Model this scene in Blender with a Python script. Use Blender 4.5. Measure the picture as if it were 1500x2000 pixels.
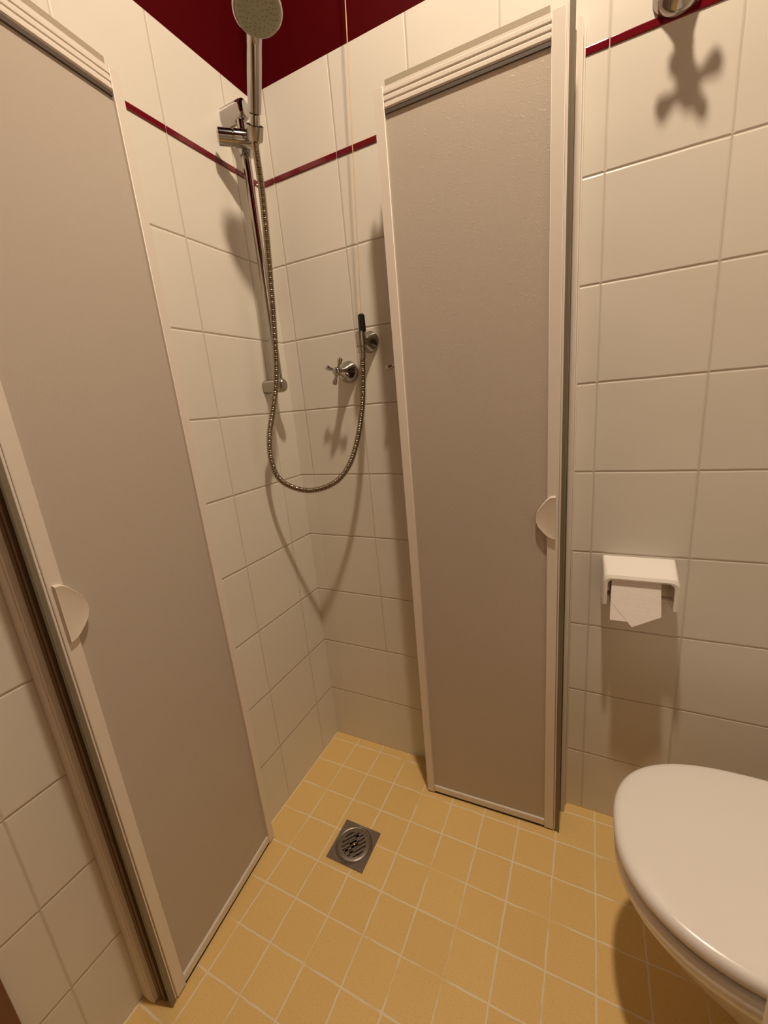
import bpy, bmesh, math, random
from mathutils import Vector, Matrix
random.seed(4)
SC = bpy.context.scene
for o in list(bpy.data.objects): bpy.data.objects.remove(o)
COL = SC.collection

# ---------------------------------------------------------------- camera
cam_d = bpy.data.cameras.new('camera'); cam = bpy.data.objects.new('camera', cam_d); COL.objects.link(cam)
cam.location = (0.8340, -1.0714, 1.1936)
cam.rotation_euler = (1.317098, 0.08972, 0.449246)
cam_d.sensor_fit = 'HORIZONTAL'; cam_d.sensor_width = 36.0; cam_d.lens = 807.814 * 36.0 / 1500.0
cam_d.clip_start = 0.01
SC.camera = cam
# ---------------------------------------------------------------- world, exposure, lamp values
w = bpy.data.worlds.new('world'); SC.world = w; w.use_nodes = True
w.node_tree.nodes['Background'].inputs[0].default_value = (1.0, 0.8, 0.6, 1)
w.node_tree.nodes['Background'].inputs[1].default_value = 0.0
SC.view_settings.view_transform = 'Standard'; SC.view_settings.look = 'None'
SC.view_settings.gamma = 1.0; SC.view_settings.use_curve_mapping = False
SC.view_settings.exposure = 0.0
LAMP_POS = (0.79, -0.56, 2.80); LAMP_R = 0.045; LAMP_E = 1385.0; LAMP_C = (1.0, 0.815, 0.62)
CEIL_Z = 2.92; X1 = 1.42; Y0 = -1.75

# ---------------------------------------------------------------- materials
def mat(name):
    m = bpy.data.materials.new(name); m.use_nodes = True
    nt = m.node_tree; b = nt.nodes['Principled BSDF']
    return m, nt, b
class G:
    """small node maths helper"""
    def __init__(s, nt): s.nt = nt
    def m(s, op, a, b=None, c=None, clamp=False):
        n = s.nt.nodes.new('ShaderNodeMath'); n.operation = op; n.use_clamp = clamp
        for i, v in enumerate((a, b, c)):
            if v is None: continue
            if isinstance(v, (int, float)): n.inputs[i].default_value = v
            else: s.nt.links.new(v, n.inputs[i])
        return n.outputs[0]
    def smooth(s, v, a, b):
        n = s.nt.nodes.new('ShaderNodeMapRange'); n.interpolation_type = 'SMOOTHSTEP'
        s.nt.links.new(v, n.inputs[0]); n.inputs[1].default_value = a; n.inputs[2].default_value = b
        return n.outputs[0]
    def mix(s, f, a, b):
        n = s.nt.nodes.new('ShaderNodeMix'); n.data_type = 'RGBA'
        if isinstance(f, (int, float)): n.inputs[0].default_value = f
        else: s.nt.links.new(f, n.inputs[0])
        for i, v in ((6, a), (7, b)):
            if isinstance(v, tuple): n.inputs[i].default_value = (*v, 1)
            else: s.nt.links.new(v, n.inputs[i])
        return n.outputs[2]
    def pos(s):
        g = s.nt.nodes.new('ShaderNodeTexCoord'); x = s.nt.nodes.new('ShaderNodeSeparateXYZ')
        s.nt.links.new(g.outputs['Object'], x.inputs[0]); return g.outputs['Object'], x.outputs
    def noise(s, vec, scale, detail=2.0, rough=0.5):
        n = s.nt.nodes.new('ShaderNodeTexNoise'); s.nt.links.new(vec, n.inputs['Vector'])
        n.inputs['Scale'].default_value = scale; n.inputs['Detail'].default_value = detail; n.inputs['Roughness'].default_value = rough
        return n.outputs['Fac']
    def white(s, a, b):
        c = s.nt.nodes.new('ShaderNodeCombineXYZ'); s.nt.links.new(a, c.inputs[0]); s.nt.links.new(b, c.inputs[1])
        n = s.nt.nodes.new('ShaderNodeTexWhiteNoise'); s.nt.links.new(c.outputs[0], n.inputs['Vector']); return n.outputs['Value']
    def bump(s, h, strength, dist, prev=None):
        n = s.nt.nodes.new('ShaderNodeBump'); s.nt.links.new(h, n.inputs['Height'])
        n.inputs['Strength'].default_value = strength; n.inputs['Distance'].default_value = dist
        if prev is not None: s.nt.links.new(prev, n.inputs['Normal'])
        return n.outputs[0]
    def grid(s, u, u0, p):
        """distance to nearest line, cell number"""
        t = s.m('DIVIDE', s.m('SUBTRACT', u, u0), p)
        cell = s.m('FLOOR', t)
        fr = s.m('FRACT', s.m('ADD', t, 0.5))
        d = s.m('MULTIPLY', s.m('ABSOLUTE', s.m('SUBTRACT', fr, 0.5)), p)
        return d, cell

TILE = (0.77, 0.73, 0.645)
def wall_tile(name, axis, u0, pu, masks=()):
    m, nt, b = mat(name); g = G(nt); P, x = g.pos()
    u = x[axis]; z = x[2]
    wob = g.m('MULTIPLY', g.m('SUBTRACT', g.noise(P, 9.0), 0.5), 0.0022)
    uu = g.m('ADD', u, wob); zz = g.m('ADD', z, wob)
    dv, cu = g.grid(uu, u0, pu); dz, cz = g.grid(zz, -0.0019, 0.2)
    # no bed joint where the red border runs and above it
    dz = g.m('ADD', dz, g.m('GREATER_THAN', z, 1.7))
    # the vertical joints that are filled flush low down
    for (a, b2, zl) in masks:
        inside = g.m('MULTIPLY', g.m('MULTIPLY', g.m('GREATER_THAN', u, a), g.m('LESS_THAN', u, b2)), g.m('LESS_THAN', z, zl))
        dv = g.m('ADD', dv, g.m('MULTIPLY', inside, 0.0022))
    gv = g.m('SUBTRACT', 1.0, g.smooth(dv, 0.0006, 0.0016)); gz = g.m('SUBTRACT', 1.0, g.smooth(dz, 0.0006, 0.0017))
    gm = g.m('MAXIMUM', g.m('MULTIPLY', gv, 0.42), gz)
    var = g.white(cu, cz)
    blot = g.noise(P, 3.0, 3.0)
    base = g.mix(var, TILE, tuple(c * 0.965 for c in TILE))
    base = g.mix(g.m('MULTIPLY', blot, 0.22), base, (0.73, 0.665, 0.565))
    col = g.mix(g.m('MULTIPLY', gm, 0.72), base, (0.33, 0.24, 0.15))
    nt.links.new(col, b.inputs['Base Color'])
    d = g.m('MINIMUM', dv, dz)
    h = g.smooth(d, 0.0, 0.0042)
    n1 = g.bump(h, 0.75, 0.0016)
    n2 = g.bump(g.noise(P, 110.0, 2.0), 0.12, 0.0012, n1)
    n3 = g.bump(g.noise(P, 4.0, 1.0), 0.25, 0.02, n2)
    nt.links.new(n3, b.inputs['Normal'])
    b.inputs['Roughness'].default_value = 0.34
    b.inputs['Specular IOR Level'].default_value = 0.35
    return m
M = {}
M['wall_left'] = wall_tile('cream_wall_tile_left', 1, -0.0942, 0.19975)
M['wall_back'] = wall_tile('cream_wall_tile_back', 0, 0.0479, 0.19921, masks=((-.05, .12, 1.0), (.15, .3, .4)))
def simple(name, col, rough, metal=0.0, spec=0.5, noise=None, bump=None, coat=0.0):
    m, nt, b = mat(name); g = G(nt)
    b.inputs['Base Color'].default_value = (*col, 1); b.inputs['Roughness'].default_value = rough
    b.inputs['Metallic'].default_value = metal; b.inputs['Specular IOR Level'].default_value = spec
    b.inputs['Coat Weight'].default_value = coat
    P, x = g.pos()
    if noise:
        sc, amt = noise
        nt.links.new(g.mix(g.m('MULTIPLY', g.noise(P, sc, 3.0), amt), col, tuple(c * 0.6 for c in col)), b.inputs['Base Color'])
    if bump:
        sc, st, di = bump
        nt.links.new(g.bump(g.noise(P, sc, 2.0), st, di), b.inputs['Normal'])
    return m
M['red_paint'] = simple('dark_red_paint', (0.068, 0.0004, 0.0015), 0.6, spec=0.06, noise=(5, .2), bump=(120, .15, .001))
M['red_tile'] = simple('dark_red_border_tile', (0.16, 0.006, 0.012), 0.12, spec=0.6, noise=(20, .2))
M['plaster'] = simple('cream_plaster', (0.78, 0.70, 0.58), 0.8, noise=(4, .1), bump=(60, .1, .001))
M['brown_wood'] = simple('brown_wood', (0.20, 0.085, 0.035), 0.45, noise=(14, .5))
M['frame'] = simple('cream_aluminium', (0.80, 0.73, 0.645), 0.42, spec=0.4, noise=(40, .10))
M['frame_dark'] = simple('grey_pvc_seal', (0.22, 0.19, 0.13), 0.35, spec=0.5, noise=(30, .3))
M['seal_brown'] = simple('brown_gasket', (0.20, 0.125, 0.065), 0.5, noise=(30, .3))
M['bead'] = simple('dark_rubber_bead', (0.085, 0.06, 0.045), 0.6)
M['tan'] = simple('shade_tan_channel', (0.42, 0.35, 0.26), 0.6)  # darker than the frame: carries the shade of the groove above the rail
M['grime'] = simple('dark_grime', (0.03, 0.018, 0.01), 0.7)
M['handle'] = simple('cream_plastic', (0.76, 0.68, 0.57), 0.35, noise=(40, .08))
M['chrome'] = simple('chrome', (0.48, 0.455, 0.43), 0.10, metal=1.0, noise=(25, .15))
M['chrome_dull'] = simple('brushed_chrome', (0.46, 0.43, 0.38), 0.26, metal=1.0, noise=(60, .3))
M['hose'] = simple('chromed_hose', (0.40, 0.34, 0.26), 0.25, metal=1.0)
M['ceramic'] = simple('white_ceramic', (0.91, 0.88, 0.82), 0.12, spec=0.5, coat=0.3)
M['lid'] = simple('white_toilet_plastic', (0.85, 0.81, 0.76), 0.24, spec=0.5, bump=(90, .04, .0008))
M['paper'] = simple('toilet_paper', (0.94, 0.88, 0.83), 0.95, spec=0.1, noise=(60, .15), bump=(180, .5, .001))
M['card'] = simple('holder_bar', (0.8, 0.74, 0.66), 0.35)
M['black'] = simple('black_plastic', (0.012, 0.011, 0.012), 0.3)
M['brass'] = simple('brass', (0.62, 0.42, 0.16), 0.25, metal=1.0)
M['cord'] = simple('cream_cord', (0.72, 0.52, 0.30), 0.7)
M['steel'] = simple('worn_steel', (0.30, 0.26, 0.22), 0.38, metal=0.75, noise=(70, .7), bump=(150, .3, .0006))
M['well'] = simple('drain_dark', (0.012, 0.008, 0.006), 0.8)
M['spray'] = simple('limescaled_spray_plate', (0.36, 0.35, 0.24), 0.5, noise=(150, .8), bump=(180, .5, .001))
M['screw'] = simple('screw_metal', (0.35, 0.28, 0.2), 0.4, metal=.8)
M['cabinet'] = simple('white_lacquer', (0.8, 0.74, 0.66), 0.3)

def floor_mat():
    m, nt, b = mat('ochre_floor_tile'); g = G(nt); P, x = g.pos()
    wob = g.m('MULTIPLY', g.m('SUBTRACT', g.noise(P, 26.0, 3.0), 0.5), 0.0045)
    du, cu = g.grid(g.m('ADD', x[0], wob), 0.1005, 0.09752); dv, cv = g.grid(g.m('SUBTRACT', x[1], wob), -0.0313, 0.09752)
    d = g.m('MINIMUM', du, dv)
    wn = g.m('MULTIPLY', g.m('SUBTRACT', g.noise(P, 15.0, 3.0), 0.5), 0.0022)
    gm = g.m('SUBTRACT', 1.0, g.smooth(g.m('ADD', d, wn), 0.0011, 0.0025))
    fade = g.smooth(g.noise(P, 8.0, 2.0), 0.34, 0.46)
    gm = g.m('MULTIPLY', gm, g.m('ADD', g.m('MULTIPLY', fade, 0.75), 0.25))
    var = g.white(cu, cv)
    base = g.mix(var, (0.85, 0.60, 0.235), (0.81, 0.565, 0.22))
    base = g.mix(g.m('MULTIPLY', g.noise(P, 7.0, 4.0), 0.45), base, (0.74, 0.49, 0.20))
    base = g.mix(g.m('MULTIPLY', g.smooth(g.noise(P, 260.0, 2.0), 0.5, 0.75), 0.25), base, (0.48, 0.29, 0.11))
    col = g.mix(gm, base, (0.86, 0.74, 0.52))
    nt.links.new(col, b.inputs['Base Color'])
    h = g.smooth(d, 0.0005, 0.003)
    n1 = g.bump(h, 0.4, 0.0012); n2 = g.bump(g.noise(P, 180.0, 2.0), 0.2, 0.001, n1)
    nt.links.new(n2, b.inputs['Normal']); b.inputs['Roughness'].default_value = 0.5
    b.inputs['Specular IOR Level'].default_value = 0.3
    return m
M['floor'] = floor_mat()

def glass_mat():
    m, nt, b = mat('frosted_pane'); g = G(nt); P, x = g.pos()
    out = nt.nodes['Material Output']
    c = (0.78, 0.70, 0.60)
    nz = g.bump(g.noise(P, 420.0, 2.0), 0.35, 0.0008)
    n2 = g.bump(g.smooth(g.noise(P, 170.0, 1.0), 0.66, 0.72), 0.35, 0.0006, nz)
    b.inputs['Base Color'].default_value = (*c, 1); b.inputs['Roughness'].default_value = 0.32; b.inputs['Specular IOR Level'].default_value = 0.45
    nt.links.new(n2, b.inputs['Normal'])
    tr = nt.nodes.new('ShaderNodeBsdfTranslucent'); tr.inputs[0].default_value = (0.74, 0.66, 0.58, 1)
    rf = nt.nodes.new('ShaderNodeBsdfRefraction'); rf.inputs['Color'].default_value = (0.80, 0.72, 0.64, 1)
    rf.inputs['Roughness'].default_value = 0.38; rf.inputs['IOR'].default_value = 1.15
    mx = nt.nodes.new('ShaderNodeMixShader'); mx.inputs[0].default_value = 0.45
    nt.links.new(tr.outputs[0], mx.inputs[1]); nt.links.new(rf.outputs[0], mx.inputs[2])
    m2 = nt.nodes.new('ShaderNodeMixShader'); m2.inputs[0].default_value = 0.36
    nt.links.new(b.outputs[0], m2.inputs[1]); nt.links.new(mx.outputs[0], m2.inputs[2])
    nt.links.new(m2.outputs[0], out.inputs['Surface'])
    return m
M['glass'] = glass_mat()
def emit_mat():
    m, nt, b = mat('lit_opal_glass')
    b.inputs['Base Color'].default_value = (0.9, 0.85, 0.8, 1)
    b.inputs['Emission Color'].default_value = (*LAMP_C, 1); b.inputs['Emission Strength'].default_value = LAMP_E
    return m
M['lamp'] = emit_mat()

# ---------------------------------------------------------------- mesh helpers
def box(bm, lo, hi, mat4=None, bevel=0.0, seg=2, mi=0):
    r = bmesh.ops.create_cube(bm, size=1.0); vs = r['verts']
    c = [(a + b) / 2 for a, b in zip(lo, hi)]; s = [abs(b - a) for a, b in zip(lo, hi)]
    for v in vs: v.co = Vector((v.co.x * s[0] + c[0], v.co.y * s[1] + c[1], v.co.z * s[2] + c[2]))
    fs = {f for v in vs for f in v.link_faces}
    if bevel > 0:
        es = list({e for v in vs for e in v.link_edges})
        r2 = bmesh.ops.bevel(bm, geom=es, offset=bevel, segments=seg, profile=0.5, affect='EDGES')
        vs = list({v for f in r2['faces'] for v in f.verts} | {v for v in vs if v.is_valid})
    if mat4 is not None: bmesh.ops.transform(bm, matrix=mat4, verts=[v for v in vs if v.is_valid])
    return vs
def frame_for(axis):
    z = Vector(axis).normalized(); a = Vector((0, 0, 1)) if abs(z.z) < 0.9 else Vector((1, 0, 0))
    x = a.cross(z).normalized(); y = z.cross(x)
    return x, y, z
def lathe(bm, prof, origin=(0, 0, 0), axis=(0, 0, 1), n=32, cap0=True, cap1=True, sx=1.0, sy=1.0):
    """prof: list of (radius, height) along axis"""
    x, y, z = frame_for(axis); o = Vector(origin); rings = []
    for r, h in prof:
        rings.append([bm.verts.new(o + z * h + x * (r * sx * math.cos(2 * math.pi * i / n)) + y * (r * sy * math.sin(2 * math.pi * i / n))) for i in range(n)])
    for a, b in zip(rings, rings[1:]):
        for i in range(n): bm.faces.new((a[i], a[(i + 1) % n], b[(i + 1) % n], b[i]))
    if cap0: bm.faces.new(list(reversed(rings[0])))
    if cap1: bm.faces.new(rings[-1])
def tube(bm, pts, r, n=12, cap=True):
    pts = [Vector(p) for p in pts]; rr = r if hasattr(r, '__len__') else [r] * len(pts)
    t0 = (pts[1] - pts[0]).normalized(); x, y, _ = frame_for(t0); rings = []
    for i, p in enumerate(pts):
        t = (pts[min(i + 1, len(pts) - 1)] - pts[max(i - 1, 0)]).normalized()
        x = (x - t * x.dot(t)).normalized(); y = t.cross(x)
        rings.append([bm.verts.new(p + x * (rr[i] * math.cos(2 * math.pi * k / n)) + y * (rr[i] * math.sin(2 * math.pi * k / n))) for k in range(n)])
    for a, b in zip(rings, rings[1:]):
        for k in range(n): bm.faces.new((a[k], a[(k + 1) % n], b[(k + 1) % n], b[k]))
    if cap: bm.faces.new(list(reversed(rings[0]))); bm.faces.new(rings[-1])
def sphere(bm, c, r, u=20, v=14, s=(1, 1, 1)):
    q = bmesh.ops.create_uvsphere(bm, u_segments=u, v_segments=v, radius=r)
    for k in q['verts']: k.co = Vector((k.co.x * s[0], k.co.y * s[1], k.co.z * s[2])) + Vector(c)
def prism(bm, poly, h0, h1, fn):
    """poly 2D, fn(u,v,h) -> point"""
    a = [bm.verts.new(fn(u, v, h0)) for u, v in poly]; b = [bm.verts.new(fn(u, v, h1)) for u, v in poly]
    n = len(poly)
    bm.faces.new(a); bm.faces.new(list(reversed(b)))
    for i in range(n): bm.faces.new((a[i], b[i], b[(i + 1) % n], a[(i + 1) % n]))
def obj(name, bm, m, parent=None, smooth=True, bevel=0.0, world=True):
    bmesh.ops.recalc_face_normals(bm, faces=bm.faces[:])
    me = bpy.data.meshes.new(name); bm.to_mesh(me); bm.free()
    for k in (m if isinstance(m, (list, tuple)) else [m]): me.materials.append(k)
    o = bpy.data.objects.new(name, me); COL.objects.link(o)
    if smooth:
        for p in me.polygons: p.use_smooth = True
        md = o.modifiers.new('edge', 'EDGE_SPLIT'); md.split_angle = math.radians(38)
    if bevel > 0:
        md = o.modifiers.new('bevel', 'BEVEL'); md.width = bevel; md.segments = 2; md.limit_method = 'ANGLE'
    if parent is not None:
        o.parent = parent
        # parts are modelled in room coordinates: undo the whole parent chain
        off = Vector((0, 0, 0)); p = parent
        while p is not None: off += p.location; p = p.parent
        o.location = -off
    return o
def thing(name, label, cat, loc, group=None):
    o = bpy.data.objects.new(name, None); COL.objects.link(o); o.location = loc
    o.empty_display_size = 0.05; o['label'] = label; o['category'] = cat
    if group: o['group'] = group
    return o
def tag(o, label, cat, group=None):
    o['label'] = label; o['category'] = cat
    if group: o['group'] = group
    return o
def struct(name, bm, m, **k):
    o = obj(name, bm, m, smooth=False, **k); o['kind'] = 'structure'; return o
def crom(pts, n):
    """Catmull-Rom resample"""
    P = [Vector(p) for p in pts]; P = [P[0] * 2 - P[1]] + P + [P[-1] * 2 - P[-2]]; dense = []
    for i in range(1, len(P) - 2):
        for k in range(40):
            t = k / 40; a, b, c, d = P[i - 1], P[i], P[i + 1], P[i + 2]
            dense.append(0.5 * ((2 * b) + (c - a) * t + (2 * a - 5 * b + 4 * c - d) * t * t + (3 * b - a - 3 * c + d) * t ** 3))
    dense.append(P[-2]); L = [0]
    for a, b in zip(dense, dense[1:]): L.append(L[-1] + (b - a).length)
    out = []; j = 0
    for k in range(n):
        s = L[-1] * k / (n - 1)
        while j < len(L) - 2 and L[j + 1] < s: j += 1
        f = (s - L[j]) / max(1e-9, L[j + 1] - L[j]); out.append(dense[j].lerp(dense[j + 1], min(1, f)))
    return out, L[-1]

# ================================================================ ROOM
T = 0.12; ZT = 2.006
def wall(name, a, b, mt):
    """two stacked boxes: tiled part and painted part; a,b = lo/hi in plan"""
    bm = bmesh.new(); box(bm, (a[0], a[1], -0.1), (b[0], b[1], ZT)); n = len(bm.faces)
    box(bm, (a[0], a[1], ZT), (b[0], b[1], CEIL_Z + .1)); bm.faces.ensure_lookup_table()
    for f in bm.faces[n:]: f.material_index = 1
    return struct(name, bm, [mt, M['red_paint']])
DJ = -0.963   # where the doorway casing begins on the left wall
wall('wall_left', (-T, DJ - 0.05), (0, 0), M['wall_left'])
wall('wall_back', (-T, 0), (X1 + T, T), M['wall_back'])
wall('wall_right', (X1, Y0), (X1 + T, 0), M['wall_left'])
wall('wall_front', (-T, Y0 - T), (X1 + T, Y0), M['wall_back'])
bm = bmesh.new(); box(bm, (-T, Y0, -0.1), (X1, 0, 0)); struct('floor', bm, M['floor'])
bm = bmesh.new(); box(bm, (-T, Y0, CEIL_Z), (X1, 0, CEIL_Z + .1)); struct('ceiling', bm, M['red_paint'])
# doorway in the left wall: brown casing and door leaf
bm = bmesh.new(); box(bm, (0.0, DJ - 0.06, 0), (0.016, DJ, 2.10), bevel=.003); box(bm, (0.0, -1.74, 2.04), (0.016, DJ, 2.10), bevel=.003)
struct('trim_1', bm, M['brown_wood'])
dr = bpy.data.objects.new('door_1', None); COL.objects.link(dr); dr.location = (-.03, -1.35, 0); dr['kind'] = 'structure'
bm = bmesh.new(); box(bm, (-.06, Y0, 0.0), (-0.01, DJ - 0.05, CEIL_Z)); o = obj('door_leaf', bm, M['brown_wood'], dr, smooth=False)
bm = bmesh.new(); lathe(bm, [(.024, 0), (.024, .006), (.009, .008), (.009, .04)], (-.01, -1.66, 1.0), (1, 0, 0)); tube(bm, [(.03, -1.66, 1.0), (.034, -1.62, 1.0), (.034, -1.54, 1.0)], .008)
obj('door_handle', bm, M['chrome'], dr)
dr2 = bpy.data.objects.new('absorber_door', None); COL.objects.link(dr2); dr2.location = (.75, Y0 + .03, 0); dr2['kind'] = 'structure'  # unseen dark door added to absorb bounce light and cut the low fill
bm = bmesh.new(); box(bm, (.30, Y0 + .002, .004), (1.20, Y0 + .042, 2.05), bevel=.004); obj('door_leaf', bm, M['brown_wood'], dr2, smooth=False)
bm = bmesh.new(); box(bm, (.22, Y0 + .001, 0), (.298, Y0 + .05, 2.12), bevel=.004); box(bm, (1.202, Y0 + .001, 0), (1.28, Y0 + .05, 2.12), bevel=.004); box(bm, (.298, Y0 + .001, 2.052), (1.202, Y0 + .05, 2.12), bevel=.004); obj('absorber_door_frame', bm, M['brown_wood'], dr2, smooth=False)
# red border tiles
def border(name, pts, ax):
    bm = bmesh.new()
    for a, b in pts:
        if ax == 'y': box(bm, (-0.004, a, 1.7967), (0.0022, b, 1.8110), bevel=.0020, seg=3)
        else: box(bm, (a, -0.0022, 1.7967), (b, 0.004, 1.8110), bevel=.0020, seg=3)
    return struct(name, bm, M['red_tile'])
ys = [0.0] + [-0.0942 - .19975 * k for k in range(0, 5)]
border('trim_2', [(ys[i + 1] + .0007, ys[i] - .0007) for i in range(len(ys) - 1)], 'y')
xs = [0.0] + [.0479 + .19921 * k for k in range(0, 7)] + [X1]
border('trim_3', [(xs[i] + .0007, xs[i + 1] - .0007) for i in range(len(xs) - 1)], 'x')
# ceiling lamp
L = thing('ceiling_lamp', 'small round ceiling lamp with domed opal glass lighting the shower room', 'lamp', (LAMP_POS[0], LAMP_POS[1], CEIL_Z))
bm = bmesh.new(); lathe(bm, [(.060, 0), (.062, -.004), (.062, LAMP_POS[2] - CEIL_Z), (.059, LAMP_POS[2] - CEIL_Z - .004), (.047, LAMP_POS[2] - CEIL_Z - .002)], (LAMP_POS[0], LAMP_POS[1], CEIL_Z)); obj('lamp_base', bm, M['chrome_dull'], L)
bm = bmesh.new(); sphere(bm, LAMP_POS, LAMP_R, 24, 16, (1, 1, .35)); obj('lamp_diffuser', bm, M['lamp'], L)

# ================================================================ SHOWER DOORS
def panel_frame(fn, W, H0, H1, sw, th, ridge=True):
    """frame of a panel in local (s along width, t = thickness with 0 = room face, z)"""
    bm = bmesh.new()
    def b(s0, s1, t0, t1, z0, z1, bev=.0012):
        vs = box(bm, (s0, t0, z0), (s1, t1, z1), bevel=bev, seg=1)
        for v in {v for v in vs if v.is_valid}: v.co = fn(v.co.x, v.co.y, v.co.z)
    b(0, sw[0], 0, th, H0, H1); b(W - sw[1], W, 0, th, H0, H1)
    tr = .040; br = .024
    b(sw[0], W - sw[1], .002, th - .002, H1 - tr, H1 - .001)
    if ridge:
        for k in range(3): b(sw[0], W - sw[1], .0006, .003, H1 - tr + .002 + k * .0115, H1 - tr + .010 + k * .0115, .0010)
    b(sw[0], W - sw[1], .001, th - .001, H0 + .004, H0 + br)
    return bm
def pane(fn, W, H0, H1, sw, th):
    bm = bmesh.new(); vs = box(bm, (sw[0] - .004, th * .5 - .0015, H0 + .015), (W - sw[1] + .004, th * .5 + .0015, H1 - .03))
    for v in vs: v.co = fn(v.co.x, v.co.y, v.co.z)
    return bm
def handle_mesh(fn, s_edge, sgn, zc, t_out):
    """D shaped finger plate, s_edge = straight side, sgn = direction of the bulge"""
    half = [(0, .054), (.010, .053), (.019, .046), (.030, .032), (.039, .018), (.0425, .004), (.0425, -.006), (.038, -.018), (.029, -.030), (.018, -.041), (.010, -.046), (0, -.049)]
    bm = bmesh.new(); n = len(half)
    def ring(t, k):
        c = (.014, 0.0)
        return [bm.verts.new(fn(s_edge + sgn * (c[0] + (p[0] - c[0]) * k), t, zc + p[1] * k)) for p in half]
    r0 = ring(0.004, 1.0); r1 = ring(-t_out + .003, 1.0); r2 = ring(-t_out, .95); r3 = ring(-t_out + .002, .72)
    for a, b in ((r0, r1), (r1, r2), (r2, r3)):
        for i in range(n): bm.faces.new((a[i], a[(i + 1) % n], b[(i + 1) % n], b[i]))
    bm.faces.new(r3); bm.faces.new(list(reversed(r0)))
    return bm
H1 = 1.824
def shower_door(side):
    if side == 'right':
        D = thing('shower_door', 'frosted folding shower door folded back against the wall beside the toilet paper holder', 'shower door', (.60, -.06, 0), 'folding shower doors')
        A0 = Vector((.4085, -.1135)); A1 = Vector((.7765, -.1030)); B0 = Vector((.420, -.086)); B1 = Vector((.775, -.036)); inward = 1
    else:
        D = thing('shower_door', 'frosted folding shower door folded back along the left tiled wall, nearest the brown doorway casing', 'shower door', (.04, -.60, 0), 'folding shower doors')
        A0 = Vector((.0400, -.4150)); A1 = Vector((.0770, -.7720)); B0 = Vector((.017, -.425)); B1 = Vector((.032, -.772)); inward = -1
    def fr(P0, P1):
        d = (P1 - P0).normalized(); nrm = Vector((-d.y, d.x)) if inward > 0 else Vector((d.y, -d.x))
        # nrm points to the wall
        if side == 'right' and nrm.y < 0: nrm = -nrm
        if side == 'left' and nrm.x > 0: nrm = -nrm
        return (lambda s, t, z: Vector((P0.x + d.x * s + nrm.x * t, P0.y + d.y * s + nrm.y * t, z))), (P1 - P0).length
    fA, WA = fr(A0, A1); fB, WB = fr(B0, B1)
    swA = (.0225, .024); th = .016
    pf = obj('door_panel', panel_frame(fA, WA, .004, H1, swA, th), M['frame'], D)
    obj('pane', pane(fA, WA, .004, H1, swA, th), M['glass'], pf, smooth=False)
    obj('handle', handle_mesh(fA, WA - .006, -1, .910, .0065), M['handle'], pf)
    pb = obj('door_panel', panel_frame(fB, WB, .004, H1 - .002, swA, th * .8, False), M['frame'], D)
    obj('pane', pane(fB, WB, .004, H1, swA, th * .8), M['glass'], pb, smooth=False)
    # dark rubber bead under the top rail
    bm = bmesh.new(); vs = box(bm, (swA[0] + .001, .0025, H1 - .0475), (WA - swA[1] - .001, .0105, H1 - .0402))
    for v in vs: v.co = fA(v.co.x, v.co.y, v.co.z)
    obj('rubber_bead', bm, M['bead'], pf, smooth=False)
    # recessed channel along the very top of the panel, groove shade put into its tan
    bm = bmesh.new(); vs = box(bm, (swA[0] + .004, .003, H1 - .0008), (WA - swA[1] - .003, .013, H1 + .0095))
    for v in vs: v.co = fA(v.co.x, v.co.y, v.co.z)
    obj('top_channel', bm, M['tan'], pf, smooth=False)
    # hinge post at the fold
    bm = bmesh.new(); q = fA(-.001, th + .004, 0); lathe(bm, [(.0045, 0.004), (.0045, H1 - .004)], (q.x, q.y, 0), n=12); obj('fold_hinge', bm, M['frame'], D)
    # closing edge: cream lip and the grey magnetic seal strip on the free edge of the room-side panel
    bm = bmesh.new()
    vs = box(bm, (WA + .0008, .001, .006), (WA + .0045, th - .002, H1 + .001), bevel=.0008, seg=1)
    for v in {v for v in vs if v.is_valid}: v.co = fA(v.co.x, v.co.y, v.co.z)
    obj('edge_lip', bm, M['frame'], D)
    bm = bmesh.new()
    for (s0, s1, t0, t1) in ((.0046, .0135, .001, .0035), (.0046, .0095, .0035, .014), (.0105, .0145, -.0005, .006)):
        vs = box(bm, (WA + s0, t0, .001), (WA + s1, t1, H1 + .045), bevel=.0008, seg=1)
        for v in {v for v in vs if v.is_valid}: v.co = fA(v.co.x, v.co.y, v.co.z)
    obj('seal_strip', bm, M['frame_dark'], D)
    # wall profile : U channel fixed on the tiles
    bm = bmesh.new()
    if side == 'right':
        box(bm, (.7900, -.034, .002), (.8010, -.0005, H1 + .018), bevel=.001, seg=1)
        box(bm, (.8010, -.010, .002), (.8045, -.0005, H1 + .016), bevel=.0008, seg=1)
        box(bm, (.776, -.030, .002), (.7898, -.020, H1), bevel=.001, seg=1)
    else:
        box(bm, (.0005, -.8000, .002), (.0300, -.7930, H1 + .018), bevel=.001, seg=1)
        box(bm, (.0305, -.7985, .002), (.0360, -.7800, H1 + .016), bevel=.001, seg=1)
        box(bm, (.0005, -.7925, .002), (.012, -.7790, H1 + .016), bevel=.001, seg=1)
    obj('wall_profile', bm, M['frame'], D)
    bm = bmesh.new()
    if side == 'right':
        box(bm, (.778, -.0345, .0005), (.7895, -.031, H1), bevel=.0006, seg=1)
    else:
        box(bm, (.037, -.7890, .0015), (.046, -.7820, H1), bevel=.0012, seg=1)
        box(bm, (.048, -.7870, .0015), (.056, -.7800, H1), bevel=.0012, seg=1)
    obj('gasket', bm, M['seal_brown'], D)
    # dark bottom sweep
    bm = bmesh.new(); vs = box(bm, (.002, .003, .0004), (WA - .002, th - .002, .0075))
    for v in vs: v.co = fA(v.co.x, v.co.y, v.co.z)
    obj('bottom_sweep', bm, M['grime'], D, smooth=False)
    return D
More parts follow.
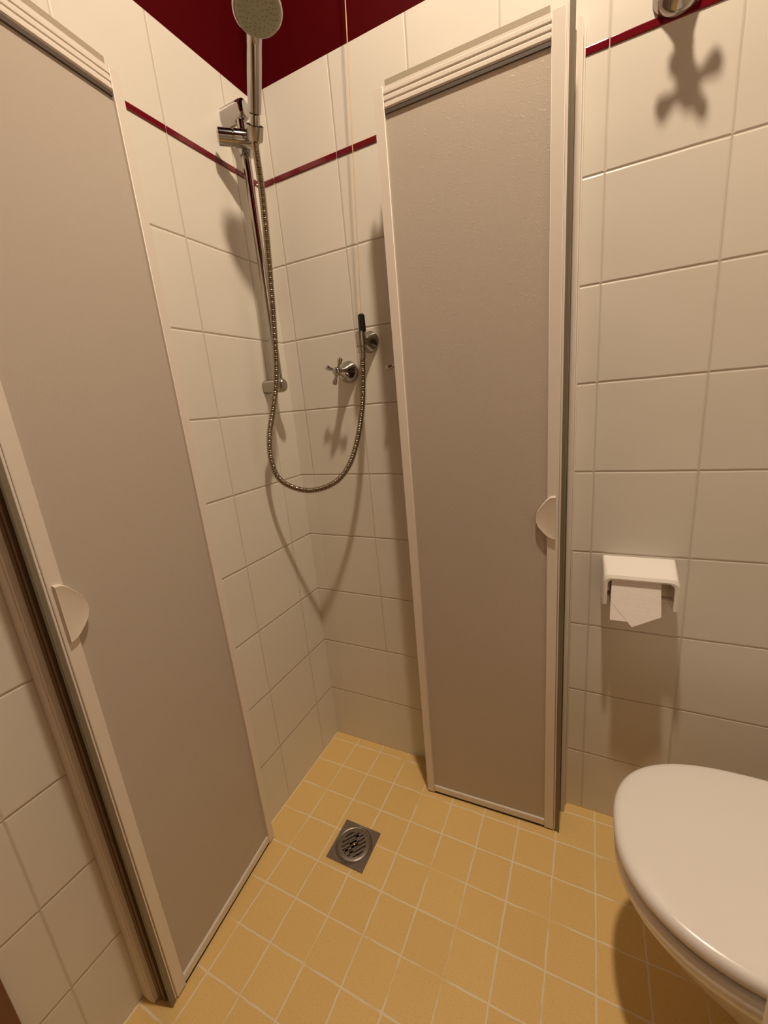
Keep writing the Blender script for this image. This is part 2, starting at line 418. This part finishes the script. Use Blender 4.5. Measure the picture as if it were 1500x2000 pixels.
shower_door('right'); shower_door('left')

# ================================================================ SHOWER RAIL
RX, RY = 0.050, -0.105
R_ = thing('shower_rail', 'chrome shower riser rail with two wall brackets on the tiles left of the corner', 'shower rail', (RX, RY, 1.26))
bm = bmesh.new(); tube(bm, [(RX, RY, 1.275), (RX, RY, 1.90)], .0108, 20); obj('rail_pole', bm, M['chrome'], R_)
def stadium(w, h, n=10):
    r = w / 2; out = []
    for k in range(n + 1): a = math.pi * k / n; out.append((r * math.cos(a), (h / 2 - r) + r * math.sin(a)))
    for k in range(n + 1): a = math.pi + math.pi * k / n; out.append((r * math.cos(a), -(h / 2 - r) + r * math.sin(a)))
    return out
def bracket(z, w, h, x1, tilt=0.0):
    bm = bmesh.new(); o = stadium(w, h)
    lay = [(0.0, 1.0), (x1 * .82, 1.0), (x1 * .94, .93), (x1, .74)]
    rings = [[bm.verts.new((x, RY + p[0] * k, z + p[1] * k + tilt * x)) for p in o] for x, k in lay]
    for a, b in zip(rings, rings[1:]):
        for i in range(len(o)): bm.faces.new((a[i], a[(i + 1) % len(o)], b[(i + 1) % len(o)], b[i]))
    bm.faces.new(rings[-1]); bm.faces.new(list(reversed(rings[0])))
    return bm
obj('wall_bracket', bracket(1.908, .030, .046, .070), M['chrome'], R_)
obj('wall_bracket', bracket(1.272, .032, .038, .068), M['chrome_dull'], R_)
# slider: horizontal knob clamp + fork that carries the hand shower
ZS = 1.838
sl = obj('slider', (lambda b: (tube(b, [(RX + .002, RY, ZS - .022), (RX + .002, RY, ZS + .022)], .0155, 24), b)[1])(bmesh.new()), M['chrome'], R_)
u1 = Vector((.60, .80, 0)).normalized()
c0 = Vector((RX + .012, RY - .012, ZS))
e0 = Vector((.028, -.172, ZS - .002)); e1 = Vector((.094, -.106, ZS - .002))
bm = bmesh.new(); ax = (e1 - e0); Ln = ax.length
lathe(bm, [(.010, 0), (.0175, .003), (.0175, Ln * .36), (.0158, Ln * .37), (.0158, Ln * .40), (.0180, Ln * .41), (.0180, Ln * .93), (.015, Ln)], e0, ax, 28)
obj('clamp_knob', bm, M['chrome'], sl)
HB = Vector((.1135, -.1415, 1.822)); HT = Vector((.1906, -.1990, 1.9410))   # lower end / upper end of the handset grip
hd = (HT - HB).normalized()
bm = bmesh.new(); cc = HB + hd * .006
lathe(bm, [(.0165, -.014), (.0185, -.010), (.0195, .014), (.0175, .014), (.0148, -.010), (.0165, -.014)], cc, hd, 28, False, False)
tube(bm, [e1 + Vector((-.004, 0, 0)), cc - Vector((.016, -.008, 0))], .009, 12)
obj('holder_ring', bm, M['chrome_dull'], sl)

# ================================================================ HAND SHOWER
S = thing('hand_shower', 'chrome hand shower with round limescaled spray head clipped on the rail', 'shower head', tuple(HB))
bm = bmesh.new(); Lh = (HT - HB).length
lathe(bm, [(.0085, -.012), (.0105, -.010), (.0115, .0), (.0118, Lh * .22), (.0112, Lh * .25), (.0145, Lh * .27), (.0150, Lh * .45), (.0158, Lh * .8), (.0160, Lh * .97)], HB, hd, 32)
obj('grip', bm, M['chrome'], S)
camv = Vector((.834, -1.071, 1.194))
HC = Vector((.2345, -.2345, 1.9500))
nf = Vector((.17, -.22, -.96)).normalized()
bm = bmesh.new()
lathe(bm, [(.018, -.034), (.034, -.028), (.044, -.014), (.0475, -.004), (.0475, .002), (.0450, .005)], HC, nf, 48, True, True)
tube(bm, [HT - hd * .012, HT + hd * .004, (HT + hd * .02).lerp(HC - nf * .022, .35), HC - nf * .020], [.0158, .0165, .0185, .020], 24)
obj('shower_head', bm, M['chrome'], S)
bm = bmesh.new(); lathe(bm, [(.0425, .0), (.0425, .0062), (.0395, .0074), (.012, .0080)], HC, nf, 48); x_, y_, z_ = frame_for(nf)
obj('spray_plate', bm, M['spray'], S)
bm = bmesh.new()
for rr, nn in ((.036, 24), (.030, 20), (.024, 16), (.017, 11), (.010, 6)):
    for k in range(nn):
        a = 2 * math.pi * k / nn + rr * 40
        lathe(bm, [(.0013, 0), (.0009, .0018)], HC + x_ * rr * math.cos(a) + y_ * rr * math.sin(a) + nf * .0074, nf, 6)
nz = obj('spray_nozzles', bm, M['spray'], S); nz['kind'] = 'stuff'

# ================================================================ HOSE
hp = [HB - hd * .010, (.116, -.148, 1.784), (.118, -.150, 1.701), (.113, -.152, 1.593), (.107, -.156, 1.480), (.099, -.161, 1.360), (.0905, -.165, 1.284),
      (.073, -.175, 1.208), (.056, -.185, 1.142), (.051, -.188, 1.073), (.068, -.179, 1.014), (.125, -.145, .980), (.189, -.109, .992),
      (.231, -.085, 1.035), (.260, -.069, 1.106), (.281, -.058, 1.200), (.290, -.052, 1.290), (.291, -.051, 1.318)]
N = 2400; path, LL = crom(hp, N)
ribs = LL / 0.0046
rad = [.0075 + .0011 * math.sin(2 * math.pi * ribs * k / (N - 1)) for k in range(N)]
bm = bmesh.new(); tube(bm, path, rad, 12)
H = obj('shower_hose', bm, M['hose'])
tag(H, 'ribbed chrome shower hose looping from the hand shower down to the wall outlet', 'hose')

# ================================================================ WALL OUTLET (ELBOW)
E_ = thing('hose_outlet', 'chrome wall outlet elbow where the shower hose is screwed on', 'hose outlet', (.294, 0, 1.362))
bm = bmesh.new(); lathe(bm, [(.0285, 0), (.0285, .002), (.0265, .006), (.0155, .022), (.0095, .034), (.0085, .05)], (.2905, 0, 1.361), (0, -1, 0), 40); obj('escutcheon', bm, M['chrome'], E_)
bm = bmesh.new(); lathe(bm, [(.0070, .022), (.0120, .020), (.0132, .014), (.0132, -.016), (.0105, -.018), (.0105, -.030), (.0085, -.032), (.0085, -.046), (.0076, -.046)], (.292, -.051, 1.362), (0, 0, 1), 28); obj('elbow_body', bm, M['chrome_dull'], E_)

# ================================================================ CROSS HANDLE TAPS
def tap(x, z, rot, label, scale=1.0, hub_y=-.062):
    t = thing('cross_handle_tap', label, 'tap', (x, 0, z), 'chrome cross handle taps')
    k = scale
    bm = bmesh.new(); lathe(bm, [(.0305 * k, 0), (.0305 * k, .002), (.0297 * k, .006), (.0262 * k, .013), (.0205 * k, .021), (.0150 * k, .030), (.0112 * k, .038), (.0100 * k, .042), (.0108 * k, .044), (.0092 * k, .047), (.0088 * k, .056)], (x, 0, z), (0, -1, 0), 40)
    obj('escutcheon', bm, M['chrome'], t)
    bm = bmesh.new(); hub = Vector((x, hub_y * k, z))
    lathe(bm, [(.0085 * k, -.012 * k), (.0115 * k, -.008 * k), (.0120 * k, .004 * k), (.0090 * k, .009 * k), (.0045 * k, .012 * k)], hub, (0, -1, 0), 24)
    for q in range(4):
        a = math.radians(rot + 90 * q); d = Vector((math.cos(a), 0, math.sin(a)))
        lathe(bm, [(.0052 * k, 0), (.0045 * k, .010 * k), (.0038 * k, .016 * k), (.0050 * k, .021 * k), (.0066 * k, .027 * k), (.0070 * k, .031 * k), (.0055 * k, .035 * k), (.002 * k, .037 * k)], hub, d, 16)
    obj('cross_handle', bm, M['chrome'], t)
    return t
tap(.2165, 1.2915, 66, 'chrome cross handle tap on the shower wall between rail and hose outlet')
tap(.398, 1.289, 10, 'chrome cross handle tap half hidden behind the edge of the folded shower door')
tap(.948, 1.838, 30, 'chrome cross handle tap on the red border high above the toilet', 1.27, -.058)

# ================================================================ PULL CORD
Pc = thing('pull_cord', 'cream pull cord with black end knob hanging in front of the shower wall', 'pull cord', (.298, -.05, 1.38))
pt_top = Vector((.3335, -.05, 2.046)); kb = Vector((.2985, -.05, 1.420)); dd = (pt_top - kb).normalized()
top = kb + dd * ((CEIL_Z - kb.z) / dd.z)
bm = bmesh.new(); tube(bm, [kb, top], .0011, 8); obj('cord', bm, M['cord'], Pc)
bm = bmesh.new(); lathe(bm, [(.0060, .003), (.0088, 0), (.0094, -.036), (.0080, -.040)], kb, (0, 0, 1), 24); obj('knob', bm, M['black'], Pc)
bm = bmesh.new(); lathe(bm, [(.0066, -.040), (.0066, -.046), (.0045, -.049)], kb, (0, 0, 1), 20); obj('knob_tip', bm, M['brass'], Pc)

# ================================================================ FLOOR DRAIN
cx, cy = .2715, -.348; hs = .0565
Dn = thing('floor_drain', 'square steel floor drain with slotted round grate in the ochre tiles', 'drain', (cx, cy, 0))
bm = bmesh.new()
n = 48; ro = .0525
outer = []
for k in range(n):
    a = 2 * math.pi * k / n; c_, s_ = math.cos(a), math.sin(a); m_ = max(abs(c_), abs(s_)); outer.append((cx + hs * c_ / m_, cy + hs * s_ / m_))
r0 = [bm.verts.new((p[0], p[1], .0005)) for p in outer]; r1 = [bm.verts.new((p[0], p[1], .0030)) for p in outer]
r2 = [bm.verts.new((cx + ro * math.cos(2 * math.pi * k / n), cy + ro * math.sin(2 * math.pi * k / n), .0026)) for k in range(n)]
r3 = [bm.verts.new((cx + (ro - .0015) * math.cos(2 * math.pi * k / n), cy + (ro - .0015) * math.sin(2 * math.pi * k / n), .0012)) for k in range(n)]
r4 = [bm.verts.new((cx + (ro - .004) * math.cos(2 * math.pi * k / n), cy + (ro - .004) * math.sin(2 * math.pi * k / n), .0036)) for k in range(n)]
r5 = [bm.verts.new((cx + (ro - .008) * math.cos(2 * math.pi * k / n), cy + (ro - .008) * math.sin(2 * math.pi * k / n), .0020)) for k in range(n)]
for a, b in ((r0, r1), (r1, r2), (r2, r3), (r3, r4), (r4, r5)):
    for i in range(n): bm.faces.new((a[i], a[(i + 1) % n], b[(i + 1) % n], b[i]))
obj('drain_plate', bm, M['steel'], Dn)
bm = bmesh.new(); lathe(bm, [(.046, .0006), (.046, .0009)], (cx, cy, 0), (0, 0, 1), 40); obj('drain_well', bm, M['well'], Dn, smooth=False)
# grate: disc with slots = ring + bars
bm = bmesh.new(); lathe(bm, [(.0460, .0012), (.0460, .0030), (.0440, .0044), (.0345, .0044), (.0340, .0012)], (cx, cy, 0), (0, 0, 1), 48, False, False)
sa = math.radians(SLOT) if 'SLOT' in globals() else math.radians(52)
ca, sn = math.cos(sa), math.sin(sa)
pitch = .0104
def bar(a0, a1, b0, b1):
    vs = box(bm, (a0, b0, .0012), (a1, b1, .0043))
    for v in vs: v.co = Vector((cx + v.co.x * ca - v.co.y * sn, cy + v.co.x * sn + v.co.y * ca, v.co.z))
for k in range(-4, 4):
    y_ = (k + .5) * pitch; yy = abs(y_) + .0026
    if yy < .0345:
        xe = math.sqrt(.0348 ** 2 - (abs(y_)) ** 2); bar(-xe, xe, y_ - .0034, y_ + .0034)
bar(-.034, .034, -.0038, -.0002) if False else None
bar(-.010, .010, -.0135, .0135); bar(-.029, -.020, -.012, .0)
bar(.012, .022, .008, .020); bar(-.020, -.010, -.022, -.014)
obj('grate', bm, M['steel'], Dn)
bm = bmesh.new(); lathe(bm, [(.0042, .0044), (.0042, .0056), (.003, .0064)], (cx + .001, cy + .001, 0), (0, 0, 1), 20); obj('screw', bm, M['brass'], Dn)

# ================================================================ TOILET PAPER HOLDER
hx0, hx1, hz1 = .8705, 1.0185, .7935
Hd = thing('toilet_paper_holder', 'white ceramic toilet paper holder hood fixed on the wall tiles', 'paper holder', ((hx0 + hx1) / 2, 0, .70))
def arch(x0, x1, z0, z1, r, n=8):
    p = [(x0, z0)]
    for k in range(n + 1): a = math.pi - math.pi / 2 * k / n; p.append((x0 + r + r * math.cos(a), z1 - r + r * math.sin(a)))
    for k in range(n + 1): a = math.pi / 2 - math.pi / 2 * k / n; p.append((x1 - r + r * math.cos(a), z1 - r + r * math.sin(a)))
    p.append((x1, z0)); return p
bm = bmesh.new()
def ring_(y, z1, z0, grow, inner=False, r=.012):
    if inner: pts = arch(hx0 + .0095 - grow, hx1 - .0095 + grow, z0, z1 - .0095 + grow, .012)
    else: pts = arch(hx0 - grow, hx1 + grow, z0, z1 + grow, r)
    return [bm.verts.new((p[0], y, p[1])) for p in pts]
lay = [ring_(-.0005, .7935, .690, 0, r=.006), ring_(-.030, .7890, .690, -.001, r=.008), ring_(-.066, .7810, .697, -.0015, r=.012), ring_(-.0790, .7775, .702, -.001, r=.014), ring_(-.0835, .7745, .704, -.0045, r=.014),
       ring_(-.0815, .7765, .704, -.001, True), ring_(-.070, .779, .699, 0, True), ring_(-.0025, .788, .690, 0, True)]
for a, b in zip(lay, lay[1:]):
    for i in range(len(a) - 1): bm.faces.new((a[i], a[i + 1], b[i + 1], b[i]))
for k in (0, -1):
    for a, b in zip(lay, lay[1:]): pass
def endcap(k):
    vs = [l[k] for l in lay]
    for i in range(3): bm.faces.new((vs[i], vs[i + 1], vs[-2 - i], vs[-1 - i]))
    bm.faces.new((vs[3], vs[4], vs[4])) if False else None
endcap(0); endcap(-1)
box(bm, (hx0 + .006, -.003, .690), (hx1 - .006, -.0005, .785))
obj('hood', bm, M['ceramic'], Hd)
bm = bmesh.new(); lathe(bm, [(.0065, .002), (.0065, hx1 - hx0 - .016)], (hx0 + .008, -.050, .7165), (1, 0, 0), 20); obj('roller_bar', bm, M['card'], Hd)
# the roll (lies on the bar, a thing of its own)
rx0, rx1 = .8885, .9850; ry, rz, rr = -.0485, .7165, .0305
TR = thing('toilet_roll', 'white toilet paper roll with end sheet folded to a point under the ceramic hood', 'toilet paper', ((rx0 + rx1) / 2, ry, rz))
bm = bmesh.new(); n = 48
def rg(x, r): return [bm.verts.new((x, ry + r * math.sin(2 * math.pi * k / n), rz + r * math.cos(2 * math.pi * k / n))) for k in range(n)]
L4 = [rg(rx0, .010), rg(rx0, rr - .001), rg(rx0 + .001, rr), rg(rx1 - .001, rr), rg(rx1, rr - .001), rg(rx1, .010)]
for a, b in zip(L4, L4[1:] + L4[:1]):
    for i in range(n): bm.faces.new((a[i], a[(i + 1) % n], b[(i + 1) % n], b[i]))
obj('roll', bm, M['paper'], TR)
def sheet(poly, off, th=.0006):
    """paper hanging off the front of the roll, standing out a little towards its lower end"""
    bm = bmesh.new()
    prism(bm, poly, off, off + th, lambda u, v, h: Vector((u, -.0795 - .35 * (.745 - v) - h, v)))
    bmesh.ops.triangulate(bm, faces=bm.faces[:]); return bm
obj('folded_sheet', sheet([(.8890, .7645), (.9835, .7655), (.9852, .6949), (.9307, .6674), (.8916, .7125)], .0008), M['paper'], TR, smooth=False)
obj('back_sheet', sheet([(.8891, .7640), (.9825, .7650), (.9834, .6990), (.9340, .6760), (.9187, .6771), (.8876, .6771)], 0), M['paper'], TR, smooth=False)

# ================================================================ TOILET
tx, ty, ta, tb = .8955, -.3735, .235, .1885
To = thing('toilet', 'white wall hung toilet with closed lid beside the shower', 'toilet', (1.15, ty, 0))
XB = 1.345
def outline(grow=0.0, zb=None, xback=XB, a=ta, b=tb, x0=tx, n=40, ex=2.4, rb=.05):
    x0 = x0 - grow; b = b + grow; a = a + grow; pts = []
    for k in range(n + 1):
        t = math.pi / 2 + math.pi * k / n   # from +y side round the nose to -y side
        cx_, sy_ = math.cos(t), math.sin(t)
        px = x0 + a - a * abs(cx_) ** (2 / ex); py = ty + b * (1 if sy_ >= 0 else -1) * abs(sy_) ** (2 / ex)
        pts.append((px, py))
    for k in range(1, 9):
        s = k / 8; pts.append((x0 + a + (xback - rb - x0 - a) * s, ty - b + (.012) * s * s))
    for k in range(1, 7):
        q = math.pi / 2 * k / 6; pts.append((xback - rb + rb * math.sin(q), ty - b + .012 + rb - rb * math.cos(q)))
    for k in range(1, 7):
        q = math.pi / 2 * k / 6; pts.append((xback - rb + rb * math.cos(q), ty + b - .012 - rb + rb * math.sin(q)))
    for k in range(1, 9):
        s = 1 - k / 8; 
        if k < 8: pts.append((x0 + a + (xback - rb - x0 - a) * s, ty + b - (.012) * s * s))
    return pts
def loft(layers, capb=True, capt=True):
    bm = bmesh.new(); R = [[bm.verts.new((p[0], p[1], z)) for p in pts] for pts, z in layers]
    n = len(R[0])
    for a, b in zip(R, R[1:]):
        for i in range(n): bm.faces.new((a[i], a[(i + 1) % n], b[(i + 1) % n], b[i]))
    if capb: bm.faces.new(list(reversed(R[0])))
    if capt: bm.faces.new(R[-1])
    return bm
lid_l = [(outline(-.010), .3985), (outline(-.003), .3985), (outline(0.0), .402), (outline(.0005), .409), (outline(-.0015), .4155), (outline(-.0055), .4195), (outline(-.012), .4212)]
for k_, z_0 in ((.90, .4222), (.75, .4234), (.5, .4240), (.2, .4243)): lid_l.append(([(1.12 + (p[0] - 1.12) * k_, ty + (p[1] - ty) * k_) for p in outline(-.012)], z_0))
obj('lid', loft(lid_l), M['lid'], To)
obj('seat', loft([(outline(-.016), .3825), (outline(-.011), .384), (outline(-.010), .389), (outline(-.011), .394), (outline(-.014), .3955)]), M['lid'], To)
def bowl_out(sx, sy, z, x0, xb): return (outline(0, xback=xb, a=ta * sx, b=tb * sy, x0=x0, rb=.03), z)
bl = [bowl_out(.40, .45, .075, 1.14, 1.41), bowl_out(.46, .52, .095, 1.10, 1.415), bowl_out(.60, .62, .15, 1.065, 1.42), bowl_out(.75, .74, .21, 1.020, 1.42), bowl_out(.88, .86, .27, .965, 1.42), bowl_out(.97, .95, .32, .922, 1.42),
      bowl_out(1.0, .985, .345, .905, 1.42), bowl_out(1.0, 1.0, .360, .8985, 1.42), bowl_out(1.0, 1.0, .374, .8985, 1.42), bowl_out(1.0, .985, .381, .902, 1.42)]
obj('bowl', loft(bl), M['ceramic'], To)
for s in (-.07, .07):
    bm = bmesh.new(); lathe(bm, [(.013, .378), (.013, .400), (.010, .404)], (XB + .022, ty + s, 0), (0, 0, 1), 20); tube(bm, [(XB - .005, ty + s, .400), (XB + .022, ty + s, .400)], .007, 12)
    obj('lid_hinge', bm, M['chrome_dull'], To)

# ================================================================ WASHBASIN CABINET (its corner shows at the lower right edge)
kx, ky = 1.030, -.666
V = thing('washbasin_cabinet', 'white washbasin cabinet standing at the right in front of the toilet', 'cabinet', (1.2, -.86, 0))
bm = bmesh.new(); box(bm, (kx, ky - .42, .08), (X1 - .002, ky, .80), bevel=.004); obj('cabinet_body', bm, M['cabinet'], V)
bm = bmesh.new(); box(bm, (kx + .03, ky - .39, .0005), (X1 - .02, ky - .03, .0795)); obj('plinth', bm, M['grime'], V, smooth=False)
for s in (0, 1):
    bm = bmesh.new(); box(bm, (kx - .018, ky - .208 - s * .21 + .003, .10), (kx - .001, ky - .208 - s * .21 + .203, .79), bevel=.003); 
    dd_ = obj('cabinet_door', bm, M['cabinet'], V)
    yk = ky - .208 - s * .21 + (.03 if s == 0 else .176)
    bm = bmesh.new(); lathe(bm, [(.005, 0), (.005, .01), (.011, .014), (.011, .022), (.006, .025)], (kx - .018, yk, .6), (-1, 0, 0), 16); obj('knob', bm, M['chrome'], dd_)
bm = bmesh.new(); bx0, bx1, by0, by1 = kx - .012, X1 - .002, ky - .432, ky + .0
def rr_(x0, x1, y0, y1, r, z, n=6):
    out = []
    for (cx_, cy_, a0) in ((x1 - r, y1 - r, 0), (x0 + r, y1 - r, 90), (x0 + r, y0 + r, 180), (x1 - r, y0 + r, 270)):
        for k in range(n + 1): a = math.radians(a0 + 90 * k / n); out.append((cx_ + r * math.cos(a), cy_ + r * math.sin(a), z))
    return out
RL = [rr_(bx0, bx1, by0, by1, .03, .801), rr_(bx0, bx1, by0, by1, .03, .842), rr_(bx0 + .004, bx1 - .004, by0 + .004, by1 - .004, .03, .848), rr_(bx0 + .03, bx1 - .09, by0 + .03, by1 - .03, .06, .846), rr_(bx0 + .045, bx1 - .11, by0 + .05, by1 - .05, .06, .80), rr_(bx0 + .09, bx1 - .15, by0 + .10, by1 - .10, .06, .74)]
RV = [[bm.verts.new(p) for p in l] for l in RL]
for a, b in zip(RV, RV[1:]):
    for i in range(len(a)): bm.faces.new((a[i], a[(i + 1) % len(a)], b[(i + 1) % len(a)], b[i]))
bm.faces.new(RV[-1]); bm.faces.new(list(reversed(RV[0])))
obj('basin', bm, M['ceramic'], V)
